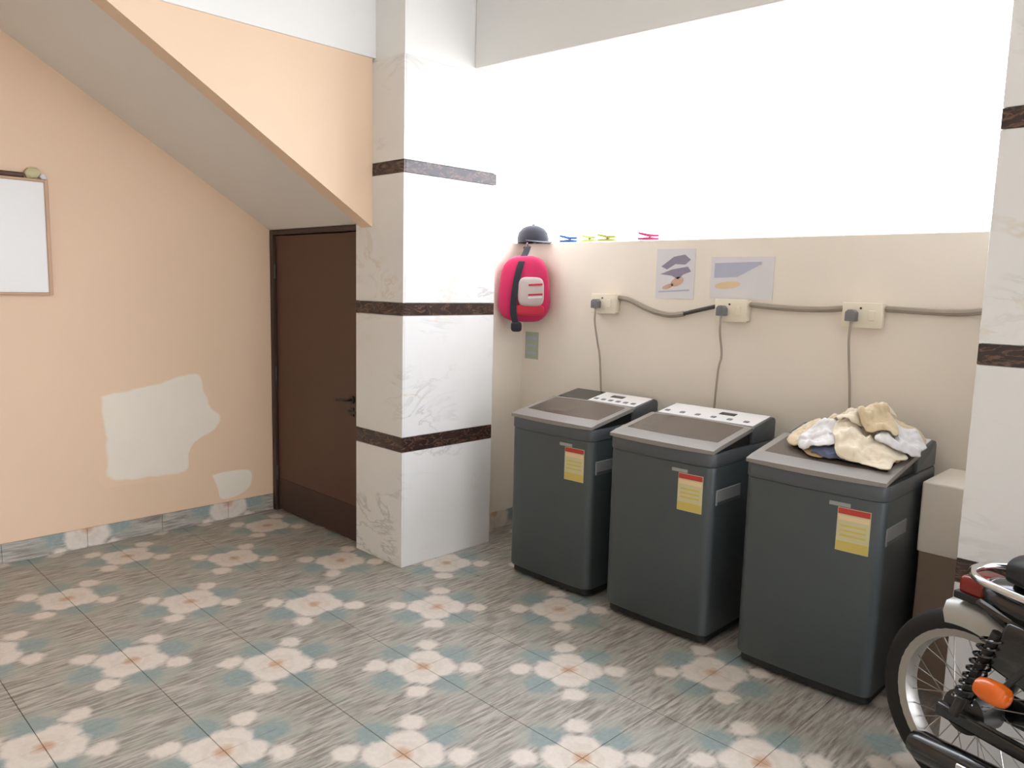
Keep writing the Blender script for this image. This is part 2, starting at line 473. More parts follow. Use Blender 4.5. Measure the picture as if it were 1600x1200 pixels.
# door wall under the stair and its door
bm = NB()
DX0, DX1, DZ1 = -4.53, -3.60, 1.775
box(bm, XL-0.2, -3.575, 2.50, 2.62, -0.2, CEIL)
struct(obj('wall_door', bm, 'peach'))
bm = NB()
for x0, x1, z0, z1 in ((XL+0.002, DX0, 0, DZ1+0.03), (DX1, -3.572, 0, DZ1+0.03), (DX0, DX1, DZ1, DZ1+0.03)):
    box(bm, x0, x1, 2.425, 2.50, z0, z1, 0.003)
door = struct(obj('door_1', bm, 'doorframe'))
bm = NB(); box(bm, DX0+0.004, DX1-0.004, 2.445, 2.482, 0.012, DZ1-0.004, 0.003); obj('door_leaf', bm, 'door', door)
bm = NB(); box(bm, DX0+0.02, DX1-0.02, 2.4415, 2.4452, 0.02, 0.22, 0.001)
k = obj('kick_plate', bm, 'doorframe', door); k['label'] = 'darker strip along the foot of the door'
bm = NB()
lathe(bm, [(0, -0.008), (0.024, -0.008), (0.024, 0), (0, 0)], 'y', (-3.672, 2.444, 0.835), 16)
tube(bm, [(-3.672, 2.44, 0.835), (-3.672, 2.40, 0.835), (-3.70, 2.395, 0.837), (-3.765, 2.395, 0.83)], 0.008, 8, 4)
obj('door_handle', bm, 'gunmetal', door, smooth=True)
bm = NB(); box(bm, -3.69, -3.655, 2.438, 2.446, 0.74, 0.79, 0.002); box(bm, -3.70, -3.615, 2.430, 2.440, 0.758, 0.772, 0.002)
obj('door_bolt', bm, 'gunmetal', door)
for zz in (0.25, 0.9, 1.55):
    bm = NB(); tube(bm, [(DX0+0.003, 2.438, zz-0.045), (DX0+0.003, 2.438, zz+0.045)], 0.007, 8); obj('hinge', bm, 'gunmetal', door, smooth=True)

# stair: sloped soffit, spandrel, beam over it
def stair_z(y): return 1.79 + 0.628*(2.43-y)
bm = NB()
yt = 2.43-(CEIL-1.79)/0.628
prism(bm, [(2.498, 1.808), (2.43, 1.808), (2.43, stair_z(2.43)+0.018), (yt, CEIL), (2.498, CEIL)], 'x', XL, SPX-0.10)
struct(obj('ceiling_stair_soffit', bm, 'soffit'))
bm = NB()
prism(bm, [(2.40, 1.785), (2.40, 2.63), (1.09+0.0, 2.63), ((2.43-(2.63-1.765)/0.628), 2.63)], 'x', SPX-0.10, SPX)
bmesh.ops.remove_doubles(bm, verts=bm.verts[:], dist=1e-5)
struct(obj('wall_spandrel', bm, 'peach'))
bm = NB(); box(bm, SPX-0.10, SPX+0.012, -6.0, 2.416, 2.63, CEIL); struct(obj('beam_stair', bm, 'white'))

# pillars
def pillar(name, x0, x1, y0, y1, faces, top=2.61, dz=0.0):
    bm = NB(); box(bm, x0+0.012, x1-0.012, y0+0.012, y1-0.012, 0.0, CEIL)
    p = struct(obj(name, bm, 'white'))
    g = 0.001
    levels = [(0.0, 0.622, 'marble'), (0.622, 0.702, 'band'), (0.702, 1.332, 'marble'), (1.332, 1.398, 'band'), (1.398, 2.045, 'marble'), (2.045, 2.108, 'band'), (2.108, top, 'marble')]
    for z0, z1, m in levels:
        z0 = z0 + dz if z0 > 0 else 0.0; z1 = z1 + dz if z1 < top else top
        nm = 'marble_tile' if m == 'marble' else 'dark_marble_band'
        for side in faces:
            bm = NB()
            if side == 'front': box(bm, x0, x1, y0, y0+0.012, z0+g, z1-g, 0.0012)
            if side == 'right': box(bm, x1-0.012, x1, y0+0.0125, y1, z0+g, z1-g, 0.0012)
            if side == 'left': box(bm, x0, x0+0.012, y0+0.0125, y1, z0+g, z1-g, 0.0012)
            obj(nm, bm, m, p)
    return p
pillar('pillar_marble', PX0, PX1, PY0, PY1, ('front', 'right'))
pillar('pillar_marble', QX0, QX1, QY0, QY1, ('front', 'right', 'left'), dz=-0.042)

# parapet wall behind the machines, its return beside the pillar, the beam over the opening
bm = NB(); box(bm, -3.45, QX0+0.05, YW, YW+0.13, -0.2, 1.755, 0.004); struct(obj('wall_back', bm, 'cream_wall'))
bm = NB(); box(bm, -3.50, -3.32, PY1-0.01, YW+0.13, -0.2, 1.755, 0.004); struct(obj('wall_return', bm, 'cream_wall'))
bm = NB(); prism(bm, [(PX1-0.012, 2.873), (QX0+0.012, 3.07), (QX0+0.012, 3.30), (PX1-0.012, 3.23)], 'z', 2.637, CEIL, 0.005, 1); struct(obj('beam_window', bm, 'white'))

# wire grille in the opening
bm = NB()
gx0, gx1, gz0, gz1 = -3.30, -0.66, 1.757, 2.99
for a in ((gx0, gx0+0.012, gz0, gz1), (gx1-0.012, gx1, gz0, gz1), (gx0, gx1, gz1-0.012, gz1)):
    box(bm, a[0], a[1], YW+0.055, YW+0.067, a[2], a[3])
win = struct(obj('window_1', bm, 'wire'))
rb = 0.0014
vm = None
x = gx1 - 0.07
while x > gx0+0.03:
    if vm is None:
        bm = NB(); tube(bm, [(0, 0, gz0), (0, 0, gz1)], rb, 6); o = obj('grille_wire', bm, 'wire', win, (x, YW+0.061, 0)); vm = o.data
    else:
        o = bpy.data.objects.new('grille_wire', vm); COL.objects.link(o); o.parent = win; o.location = (x, YW+0.061, 0)
    x -= 0.117
hm = None
z = 1.887
while z < 2.98:
    if hm is None:
        bm = NB(); tube(bm, [(gx0, 0, 0), (gx1, 0, 0)], rb, 6); o = obj('grille_wire', bm, 'wire', win, (0, YW+0.0585, z)); hm = o.data
    else:
        o = bpy.data.objects.new('grille_wire', hm); COL.objects.link(o); o.parent = win; o.location = (0, YW+0.0585, z)
    z += 0.1155

# low masonry block in the gap beside the right pillar
bm = NB(); box(bm, -0.88, -0.70, 3.10, YW-0.014, 0.54, 0.81, 0.006, 2)
blk = tag(obj('masonry_block', bm, 'cream_wall'), 'low cream plastered block with flat top between machine and right pillar', 'plinth')
bm = NB(); box(bm, -0.874, -0.706, 3.106, YW-0.014, 0.0, 0.541, 0.004)  # block is darker taupe below its cream top
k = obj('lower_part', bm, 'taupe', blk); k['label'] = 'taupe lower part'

# ------------------------------------------------------------------ washing machines
def washer(loc, label, dark_left):
    t = thing('washing_machine', label, 'washing machine', loc, 0, 'washing machines along the back wall')
    hw, y0, y1 = 0.266, -0.265, 0.275
    # base plinth and feet
    bm = NB(); o1 = rrect(hw-0.012, y0+0.014, y1-0.012, 0.03, 0.008)
    loft(bm, [[(p[0], p[1], zz) for p in o1] for zz in (0.016, 0.05)])
    obj('base', bm, 'black', t, smooth=30)
    for sx in (-1, 1):
        for yy in (y0+0.07, y1-0.06):
            bm = NB(); lathe(bm, [(0, 0), (0.022, 0), (0.022, 0.012), (0.015, 0.018), (0, 0.018)], 'z', (sx*(hw-0.06), yy, 0), 12)
            obj('foot', bm, 'black', t, smooth=30)
    # cabinet
    bm = NB(); o2 = rrect(hw, y0, y1, 0.035, 0.010)
    sh = lambda k: [(p[0]*k, p[1]*k) for p in o2]
    loft(bm, [[(p[0], p[1], zz) for p in sh(k)] for zz, k in ((0.048, 0.985), (0.056, 1.0), (0.40, 1.0), (0.768, 1.0), (0.776, 0.994))])
    cab = obj('cabinet', bm, 'body', t, smooth=30)
    # plastic top frame
    bm = NB(); o3 = rrect(hw+0.003, y0-0.004, y1+0.003, 0.038, 0.013)
    loft(bm, [[(p[0]*k, p[1]*k, zz) for p in o3] for zz, k in ((0.779, 0.992), (0.785, 1.0), (0.826, 1.0), (0.834, 0.99))])
    obj('top_frame', bm, 'topframe', t, smooth=30)
    # rear console (wedge body carrying the control panel)
    prof = [(0.055, 0.834), (0.272, 0.834), (0.272, 0.918), (0.262, 0.932), (0.24, 0.938), (0.075, 0.910), (0.055, 0.898)]
    bm = NB(); prism(bm, prof, 'x', -hw+0.004, hw-0.004, 0.006, 2); con = obj('console', bm, 'topframe', t, smooth=30)
    # control panel plate, follows the console slope
    sl = (0.938-0.910)/(0.24-0.075)
    def cz(y): return 0.910 + sl*(y-0.075)
    def plate(name, x0, x1, ya, yb, m, h0, h1, par):
        bm = NB(); prism(bm, [(ya, cz(ya)+h0), (yb, cz(yb)+h0), (yb, cz(yb)+h1), (ya, cz(ya)+h1)], 'x', x0, x1, 0.0012, 1)
        return obj(name, bm, m, par)
    xl = -0.05 if dark_left else -0.245
    pn = plate('control_panel', xl, 0.25, 0.078, 0.238, 'panel', -0.002, 0.003, t)
    if dark_left:
        plate('dark_reflection_plate', -0.25, xl-0.004, 0.078, 0.238, 'display_reflection', -0.002, 0.003, t)  # black plate stands in for a dark reflection on the glossy console
    plate('display_window', 0.03, 0.11, 0.165, 0.20, 'display_reflection', 0.002, 0.0045, pn)
    for i in range(6):
        xx = xl+0.03 + i*(0.21-xl)/5.5
        plate('button', xx-0.012, xx+0.012, 0.105, 0.125, 'btn', 0.002, 0.006, pn)
    # lid, hinged at the console, sloping down to the front
    n = 14
    def lidz(y): return 0.842 + (0.900-0.842)*(y+0.27)/0.325
    def lidy(xx): return -0.272 - 0.016*(1-(xx/hw)**2)
    def slab(name, hwl, ya_fn, yb, dz0, dz1, m, par, crown=0.006):
        bm = NB(); top, bot = [], []
        rows = 8
        for jj in range(rows+1):
            rt, rbm = [], []
            for ii in range(n+1):
                xx = -hwl + 2*hwl*ii/n; ya = ya_fn(xx)
                yy = ya + (yb-ya)*jj/rows
                cr = crown*(1-(xx/hwl)**2)
                edge = 0.0
                if jj == 0: edge = -0.004
                rt.append(bm.verts.new((xx, yy, lidz(yy)+dz1+cr+edge))); rbm.append(bm.verts.new((xx, yy, lidz(yy)+dz0+(cr if dz0 > 0 else 0))))
            top.append(rt); bot.append(rbm)
        for jj in range(rows):
            for ii in range(n):
                bm.faces.new((top[jj][ii], top[jj][ii+1], top[jj+1][ii+1], top[jj+1][ii]))
                bm.faces.new((bot[jj][ii], bot[jj+1][ii], bot[jj+1][ii+1], bot[jj][ii+1]))
        for ii in range(n):
            bm.faces.new((bot[0][ii], bot[0][ii+1], top[0][ii+1], top[0][ii]))
            bm.faces.new((bot[-1][ii], top[-1][ii], top[-1][ii+1], bot[-1][ii+1]))
        for jj in range(rows):
            bm.faces.new((bot[jj][0], top[jj][0], top[jj+1][0], bot[jj+1][0]))
            bm.faces.new((bot[jj][n], bot[jj+1][n], top[jj+1][n], top[jj][n]))
        return obj(name, bm, m, par, smooth=35)
    lid = slab('lid', hw-0.002, lidy, 0.052, -0.006, 0.012, 'lidrim', t)
    slab('lid_window', hw-0.035, lambda xx: -0.205-0.012*(1-(xx/hw)**2), 0.03, 0.010, 0.0145, 'lidglass', lid)
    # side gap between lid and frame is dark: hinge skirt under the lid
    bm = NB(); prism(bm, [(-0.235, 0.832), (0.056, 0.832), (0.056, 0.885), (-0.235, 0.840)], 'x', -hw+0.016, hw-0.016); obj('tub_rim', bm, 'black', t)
    # front badge and energy label (front face bulges slightly)
    def fy(xx): return y0 - 0.010*(1-(xx/hw)**2)
    def fplate(name, xa, xb, za, zb, m, par, d0=0.0, d1=0.001):
        bm = NB(); ks = 6
        vs = []
        for i in range(ks+1):
            xx = xa+(xb-xa)*i/ks
            vs.append([bm.verts.new((xx, fy(xx)-d, zz)) for d, zz in ((d1, za), (d1, zb), (d0-0.003, zb), (d0-0.003, za))])
        for a, b in zip(vs, vs[1:]):
            for q in range(4): bm.faces.new((a[q], b[q], b[(q+1) % 4], a[(q+1) % 4]))
        bm.faces.new(vs[0]); bm.faces.new(vs[-1][::-1])
        return obj(name, bm, m, par)
    fplate('badge', 0.075, 0.150, 0.738, 0.752, 'badge', t, 0, 0.003)
    lab = fplate('energy_label', 0.107, 0.222, 0.575, 0.735, 'straw', t, 0, 0.0015)
    fplate('red_band', 0.109, 0.220, 0.712, 0.733, 'red', lab, 0.001, 0.0022)
    fplate('yellow_band', 0.109, 0.220, 0.577, 0.612, 'yellow', lab, 0.001, 0.0022)
    fplate('pale_band', 0.112, 0.217, 0.690, 0.706, 'ink_gold', lab, 0.001, 0.0022)
    for i in range(3): fplate('print_line', 0.120, 0.209, 0.630+0.018*i, 0.637+0.018*i, 'yellow', lab, 0.001, 0.0022)
    # side carry handles
    for sx in (-1, 1):
        bm = NB(); x0, x1 = (hw-0.004, hw+0.003) if sx > 0 else (-hw-0.003, -hw+0.004)
        box(bm, x0, x1, -0.235, -0.035, 0.615, 0.680, 0.002)
        h = obj('side_grip', bm, 'grip', t); 
        bm = NB(); x0, x1 = (hw+0.001, hw+0.0045) if sx > 0 else (-hw-0.0045, -hw-0.001)
        box(bm, x0, x1, -0.228, -0.042, 0.617, 0.630, 0.001); obj('grip_lip', bm, 'topframe', h)
    # drain hose at the back
    bm = NB(); tube(bm, [(0.18, 0.276, 0.70), (0.18, 0.296, 0.72), (0.15, 0.30, 0.60), (0.15, 0.30, 0.15), (0.16, 0.30, 0.05)], 0.012, 8, 5)
    obj('drain_hose', bm, 'btn', t, smooth=True)
    return t
W1 = washer((-2.485, 3.065, 0), 'dark grey top-loading washing machine nearest the marble pillar, yellow energy label', True)
W2 = washer((-1.835, 3.045, 0), 'dark grey top-loading washing machine in the middle of the three, closed lid bare', False)
W3 = washer((-1.165, 3.048, 0), 'dark grey top-loading washing machine with a heap of cream cloths on its lid', False)

# ------------------------------------------------------------------ sockets, cables, cords
def socket(x, z, label):
    t = thing('socket_box', label, 'socket', (x, YW, z), 0, 'socket boxes on the back wall')
    bm = NB(); box(bm, -0.08, 0.08, -0.045, -0.001, -0.05, 0.05, 0.005, 2); obj('back_box', bm, 'ivory', t, smooth=30)
    bm = NB(); box(bm, -0.084, 0.084, -0.055, -0.044, -0.054, 0.054, 0.004, 2); fp = obj('face_plate', bm, 'ivory', t, smooth=30)
    bm = NB(); box(bm, 0.030, 0.056, -0.061, -0.053, -0.022, 0.022, 0.002); obj('rocker_switch', bm, 'ivory', fp)
    bm = NB()
    for dx, dz in ((-0.005, 0.030),): lathe(bm, [(0, 0), (0.005, 0), (0.005, 0.003), (0, 0.003)], 'y', (dx, -0.0565, dz), 10)
    obj('indicator_hole', bm, 'slot', fp)
    # plug pushed in
    bm = NB(); prism(bm, [(-0.058, -0.026), (-0.012, -0.026), (-0.012, 0.012), (-0.024, 0.024), (-0.046, 0.024), (-0.058, 0.012)], 'y', -0.092, -0.055, 0.004, 2)
    tag(obj('power_plug', bm, 'btn', t, smooth=30), 'plug', 'plug') if False else obj('power_plug', bm, 'btn', t, smooth=30)
    return t
socket(-2.655, 1.413, 'ivory socket box above the machine nearest the marble pillar')
socket(-1.880, 1.405, 'ivory socket box just below the wide paper, middle of three')
socket(-1.262, 1.410, 'ivory socket box nearest the right pillar, on bare cream wall')
yc = YW-0.016
def cable(name, pts, rad, m, label, cat='cable', group=None, k=8):
    bm = NB(); c = Vector(pts[0])
    tube(bm, [Vector(p)-c for p in pts], rad, 8, k)
    return tag(obj(name, bm, m, None, c, smooth=True), label, cat, group)
cable('conduit_hose', [(-2.575, yc, 1.447), (-2.50, yc, 1.435), (-2.42, yc, 1.405), (-2.33, yc, 1.378), (-2.24, yc, 1.368), (-2.16, yc, 1.378)], 0.014, 'conduit', 'thick taupe hose sagging from the left socket box under the picture paper')
cable('conduit_hose', [(-2.165, yc, 1.377), (-2.08, yc, 1.398), (-1.965, yc, 1.425)], 0.010, 'darkcable', 'short dark cable rising to the middle socket box')
cable('conduit_hose', [(-1.795, yc, 1.437), (-1.68, yc, 1.429), (-1.56, yc, 1.426), (-1.44, yc, 1.428), (-1.345, yc, 1.437)], 0.013, 'conduit', 'taupe cable between the middle and the right socket box')
cable('conduit_hose', [(-1.178, yc, 1.440), (-1.05, yc, 1.436), (-0.93, yc, 1.434), (-0.85, yc, 1.440), (-0.72, yc, 1.462)], 0.013, 'conduit', 'taupe cable running from the right socket box behind the right pillar')
for sx, wx, zs, lab in ((-2.69, -2.66, 1.413, 'grey power cord hanging from the left socket box'), (-1.915, -1.95, 1.405, 'grey power cord hanging from the middle socket box'), (-1.297, -1.28, 1.410, 'grey power cord hanging from the right socket box')):
    cable('power_cord', [(sx, YW-0.076, zs-0.028), (sx, YW-0.078, zs-0.06), (sx-0.004, YW-0.070, zs-0.11), (sx-0.008, YW-0.035, zs-0.22), ((sx+wx)/2-0.012, YW-0.022, 1.10), (wx, YW-0.028, 0.85), (wx+0.03, YW-0.05, 0.62)], 0.0055, 'cord', lab, 'cord', 'washing machine power cords')

# ------------------------------------------------------------------ papers on the wall
def flat(name, x0, x1, z0, z1, y, m, parent, th=0.0012):
    bm = NB(); box(bm, x0, x1, y-th, y, z0, z1); return obj(name, bm, m, parent)
def blob(name, poly, y, m, parent, th=0.0006):
    bm = NB(); prism(bm, poly, 'y', y-th, y); return obj(name, bm, m, parent)
def ell(cx, cz, a, b, n=16, rot=0): return [(cx+a*cos(2*pi*i/n)*cos(rot)-b*sin(2*pi*i/n)*sin(rot), cz+a*cos(2*pi*i/n)*sin(rot)+b*sin(2*pi*i/n)*cos(rot)) for i in range(n)]
p1 = thing('wall_notice', 'upright white paper with a violet and orange printed picture, above the sagging hose', 'notice', (-2.235, YW-0.001, 1.452), 0, 'papers taped to the back wall')
flat('sheet', -0.115, 0.115, 0, 0.255, 0, 'paper', p1)
yy = -0.0013
for pl, m in (([(-0.085, 0.165), (-0.01, 0.215), (0.055, 0.225), (0.09, 0.20), (0.06, 0.175), (0.0, 0.178), (-0.05, 0.15)], 'ink_violet'),
              ([(-0.09, 0.125), (-0.02, 0.15), (0.075, 0.165), (0.095, 0.14), (0.05, 0.125), (0.02, 0.10), (-0.02, 0.118)], 'ink_violet'),
              (ell(0.015, 0.088, 0.04, 0.022, 14, 0.4), 'ink_orange'), (ell(-0.04, 0.062, 0.035, 0.012, 14, 0.3), 'ink_orange'),
              ([(-0.095, 0.03), (0.09, 0.042), (0.09, 0.05), (-0.095, 0.038)], 'ink_blue')):
    blob('printed_figure', pl, yy, m, p1)
p2 = thing('wall_notice', 'wide white paper with a pale blue block and gold mark, above the middle socket box', 'notice', (-1.862, YW-0.001, 1.462), 0, 'papers taped to the back wall')
flat('sheet', -0.165, 0.165, 0, 0.202, 0, 'paper', p2)
blob('printed_block', [(-0.145, 0.10), (-0.02, 0.105), (0.10, 0.165), (0.10, 0.178), (-0.145, 0.172)], yy, 'ink_blue', p2)
blob('printed_mark', ell(-0.07, 0.065, 0.07, 0.018, 16, 0.1), yy, 'ink_gold', p2)
t = thing('paper_tag', 'small pale green paper stuck on the wall below the pink bag', 'notice', (-3.235, YW-0.001, 1.055))
flat('sheet', -0.055, 0.055, 0, 0.165, 0, 'greenpaper', t)
for i in range(3): flat('printed_line', -0.042, 0.042, 0.03+0.045*i, 0.045+0.045*i, -0.0012, 'grout' if False else 'ink_blue', t, 0.0005)

# ------------------------------------------------------------------ round pink bag and black cap in the wall corner
t = thing('backpack', 'magenta backpack with pale front pocket and black strap hanging by the pillar', 'bag', (-3.19, 3.325, 1.28), radians(38))
def soft_box(bm, hw, hh, hd, c, ez=0.55, ed=0.45, n=32, m=12, taper=0.0):
    """cushion-like body: superellipse outline in x-z, rounded in depth y"""
    rings = []
    for k in range(m+1):
        b = -pi/2 + pi*k/m
        dy = hd*math.copysign(abs(sin(b))**ed, sin(b)); sc = max(0.02, abs(cos(b))**ed)
        rg = []
        for i in range(n):
            a = 2*pi*i/n
            xx = hw*sc*math.copysign(abs(cos(a))**ez, cos(a)); zz = hh*sc*math.copysign(abs(sin(a))**ez, sin(a))
            w_ = 1-taper*zz/hh
            wr = 1+0.03*noise.noise(Vector((xx*14, zz*14, k)))
            rg.append((c[0]+xx*w_*wr, c[1]+dy, c[2]+zz*wr))
        rings.append(rg)
    return loft(bm, rings)
bm = NB(); soft_box(bm, 0.150, 0.195, 0.065, (0, 0, 0.20), 0.62, 0.45, taper=0.10); obj('shell', bm, 'pink', t, smooth=60)
bm = NB(); soft_box(bm, 0.076, 0.085, 0.022, (0.045, -0.068, 0.185), 0.5, 0.5); pk = obj('front_pocket', bm, 'bagpanel', t, smooth=60)
for zz, hw_, mm in ((0.225, 0.068, 'crimson'), (0.168, 0.07, 'crimson'), (0.152, 0.068, 'paper')):
    bm = NB(); prism(bm, [(0.045-hw_*0.2, zz-0.006), (0.045+hw_, zz), (0.045+hw_, zz+0.010), (0.045-hw_*0.2, zz+0.004)], 'y', -0.0925, -0.087); obj('pocket_stripe', bm, mm, pk)
bm = NB(); soft_box(bm, 0.085, 0.032, 0.018, (0.04, -0.064, 0.078), 0.5, 0.5); obj('lower_flap', bm, 'crimson', t, smooth=60)
bm = NB(); rg = []
for p in catmull([(-0.035, -0.082, -0.015), (-0.055, -0.079, 0.07), (-0.048, -0.078, 0.2), (-0.02, -0.066, 0.34), (0.005, -0.01, 0.42), (0.01, 0.02, 0.45), (0.0, 0.035, 0.44)], 6):
    rg.append([(p.x-0.019, p.y, p.z), (p.x+0.019, p.y, p.z), (p.x+0.019, p.y+0.005, p.z+0.002), (p.x-0.019, p.y+0.005, p.z+0.002)])
loft(bm, rg); obj('strap', bm, 'blackcloth', t, smooth=40)
bm = NB(); soft_box(bm, 0.032, 0.03, 0.012, (-0.035, -0.078, -0.02), 0.6, 0.5); obj('strap_end', bm, 'blackcloth', t, smooth=60)
bm = NB(); tube(bm, [(0.01, 0.085, 0.455), (0.01, 0.0, 0.455), (0.01, -0.012, 0.468)], 0.004, 8); obj('hook', bm, 'steel', t, smooth=True)

t = thing('cap', 'black peaked cap perched on the wall corner above the magenta bag', 'cap', (-3.27, 3.47, 1.756), radians(-20))
bm = NB(); prof = [(0.095, 0.0), (0.097, 0.03), (0.088, 0.065), (0.065, 0.092), (0.03, 0.106), (0.0, 0.109)]
lathe(bm, prof, 'z', (0, 0, 0), 24); obj('crown', bm, 'blackcloth', t, smooth=60)
bm = NB(); A = []
for i in range(13):
    a = -1.1+2.2*i/12
    A.append(((0.09*cos(a), 0.09*sin(a)), (0.09*cos(a)+0.085*cos(a)**0.8, 0.095*sin(a))))
top = [[bm.verts.new((p[0], p[1], 0.012-0.25*(p[0]-0.09)*0.6)) for p in q] for q in A]
bot = [[bm.verts.new((p[0], p[1], 0.007-0.25*(p[0]-0.09)*0.6)) for p in q] for q in A]
for i in range(12):
    bm.faces.new((top[i][0], top[i][1], top[i+1][1], top[i+1][0])); bm.faces.new((bot[i][0], bot[i+1][0], bot[i+1][1], bot[i][1]))
    bm.faces.new((top[i][1], bot[i][1], bot[i+1][1], top[i+1][1])); bm.faces.new((top[i][0], top[i+1][0], bot[i+1][0], bot[i][0]))
obj('peak', bm, 'blackcloth', t, smooth=30)
bm = NB(); lathe(bm, [(0, 0.106), (0.008, 0.107), (0.008, 0.113), (0, 0.115)], 'z', (0, 0, 0), 10); obj('top_button', bm, 'blackcloth', t, smooth=True)

# clothes pegs on the wall top
def peg(x, m, label, ang):
    t = thing('clothes_peg', label, 'clothes peg', (x, YW+0.022, 1.756), ang, 'pegs on the wall top'); t.scale = (1.5, 1.5, 1.5)
    for s in (0, 1):
        z0 = 0.001 + s*0.011
        bm = NB(); prism(bm, [(-0.038, z0 + (0.010 if s else 0)), (0.0, z0), (0.036, z0+0.001), (0.036, z0+0.008), (0.0, z0+0.010), (-0.038, z0+0.007+(0.010 if s else 0))], 'y', -0.006, 0.006, 0.0012, 1)
        obj('jaw', bm, m, t)
    bm = NB(); tube(bm, [(0.004, -0.008, 0.011), (0.004, 0.008, 0.011)], 0.0042, 8); obj('spring', bm, 'steel', t, smooth=True)
peg(-2.985, 'peg_blue', 'blue clothes peg lying on the wall top', 0.3)
peg(-2.835, 'peg_lime', 'lime green clothes peg on the wall top, beside the blue one', -0.1)
peg(-2.705, 'peg_lime', 'lime green clothes peg on the wall top, closer to the pink one', 0.25)
peg(-2.425, 'peg_pink', 'pink clothes peg lying on the wall top', 0.5)

# ------------------------------------------------------------------ whiteboard on the left wall with things on its top edge
t = thing('whiteboard', 'white board in a thin tan frame hung on the peach wall under the stair', 'whiteboard', (XL, 0.72, 1.39))
bm = NB(); box(bm, 0.001, 0.030, -0.455, 0.455, 0.012, 0.573, 0.003); obj('board', bm, 'board', t)
for a in ((-0.47, -0.452, 0, 0.585), (0.452, 0.47, 0, 0.585)):
    bm = NB(); box(bm, 0.001, 0.040, a[0], a[1], a[2], a[3], 0.003); obj('frame', bm, 'tanwood', t)
for a in ((0.0, 0.014), (0.571, 0.585)):
    bm = NB(); box(bm, 0.001, 0.040, -0.452, 0.452, a[0], a[1], 0.003); obj('frame', bm, 'tanwood', t)
zb = 1.39+0.585
bm = NB(); tube(bm, [(0, -0.20, 0.014), (0, 0.215, 0.014)], 0.013, 10)
tag(obj('wooden_rod', bm, 'brownwood', None, (XL+0.022, 0.87, zb), smooth=True), 'dark brown wooden rod lying on the board\'s top edge', 'rod')
bm = NB(); bmesh.ops.create_icosphere(bm, subdivisions=3, radius=1)
for v in bm.verts:
    n = noise.noise(v.co*2.5)*0.35 + abs(noise.noise(v.co*5))*0.2
    v.co = Vector((v.co.x*0.017, v.co.y*0.035*(1+n*0.4), max(0.0005, 0.024+v.co.z*0.028*(1+n))))
    v.co.z += 0.25*max(0, v.co.y)
t2 = tag(obj('crumpled_packet', bm, 'straw', None, (XL+0.022, 1.125, zb-0.0004), smooth=50), 'small crumpled yellow packet on the board\'s top edge beside the rod', 'packet')
bm = NB(); bmesh.ops.create_icosphere(bm, subdivisions=2, radius=1)
for v in bm.verts:
    n = noise.noise(v.co*3+Vector((4, 1, 2)))*0.3
    v.co = Vector((v.co.x*0.015, v.co.y*0.018*(1+n), max(0.0005, 0.014+v.co.z*0.016*(1+n))))
tag(obj('paper_wad', bm, 'paper', None, (XL+0.022, 1.172, zb-0.0004), smooth=50), 'small white paper wad at the board\'s corner', 'paper')

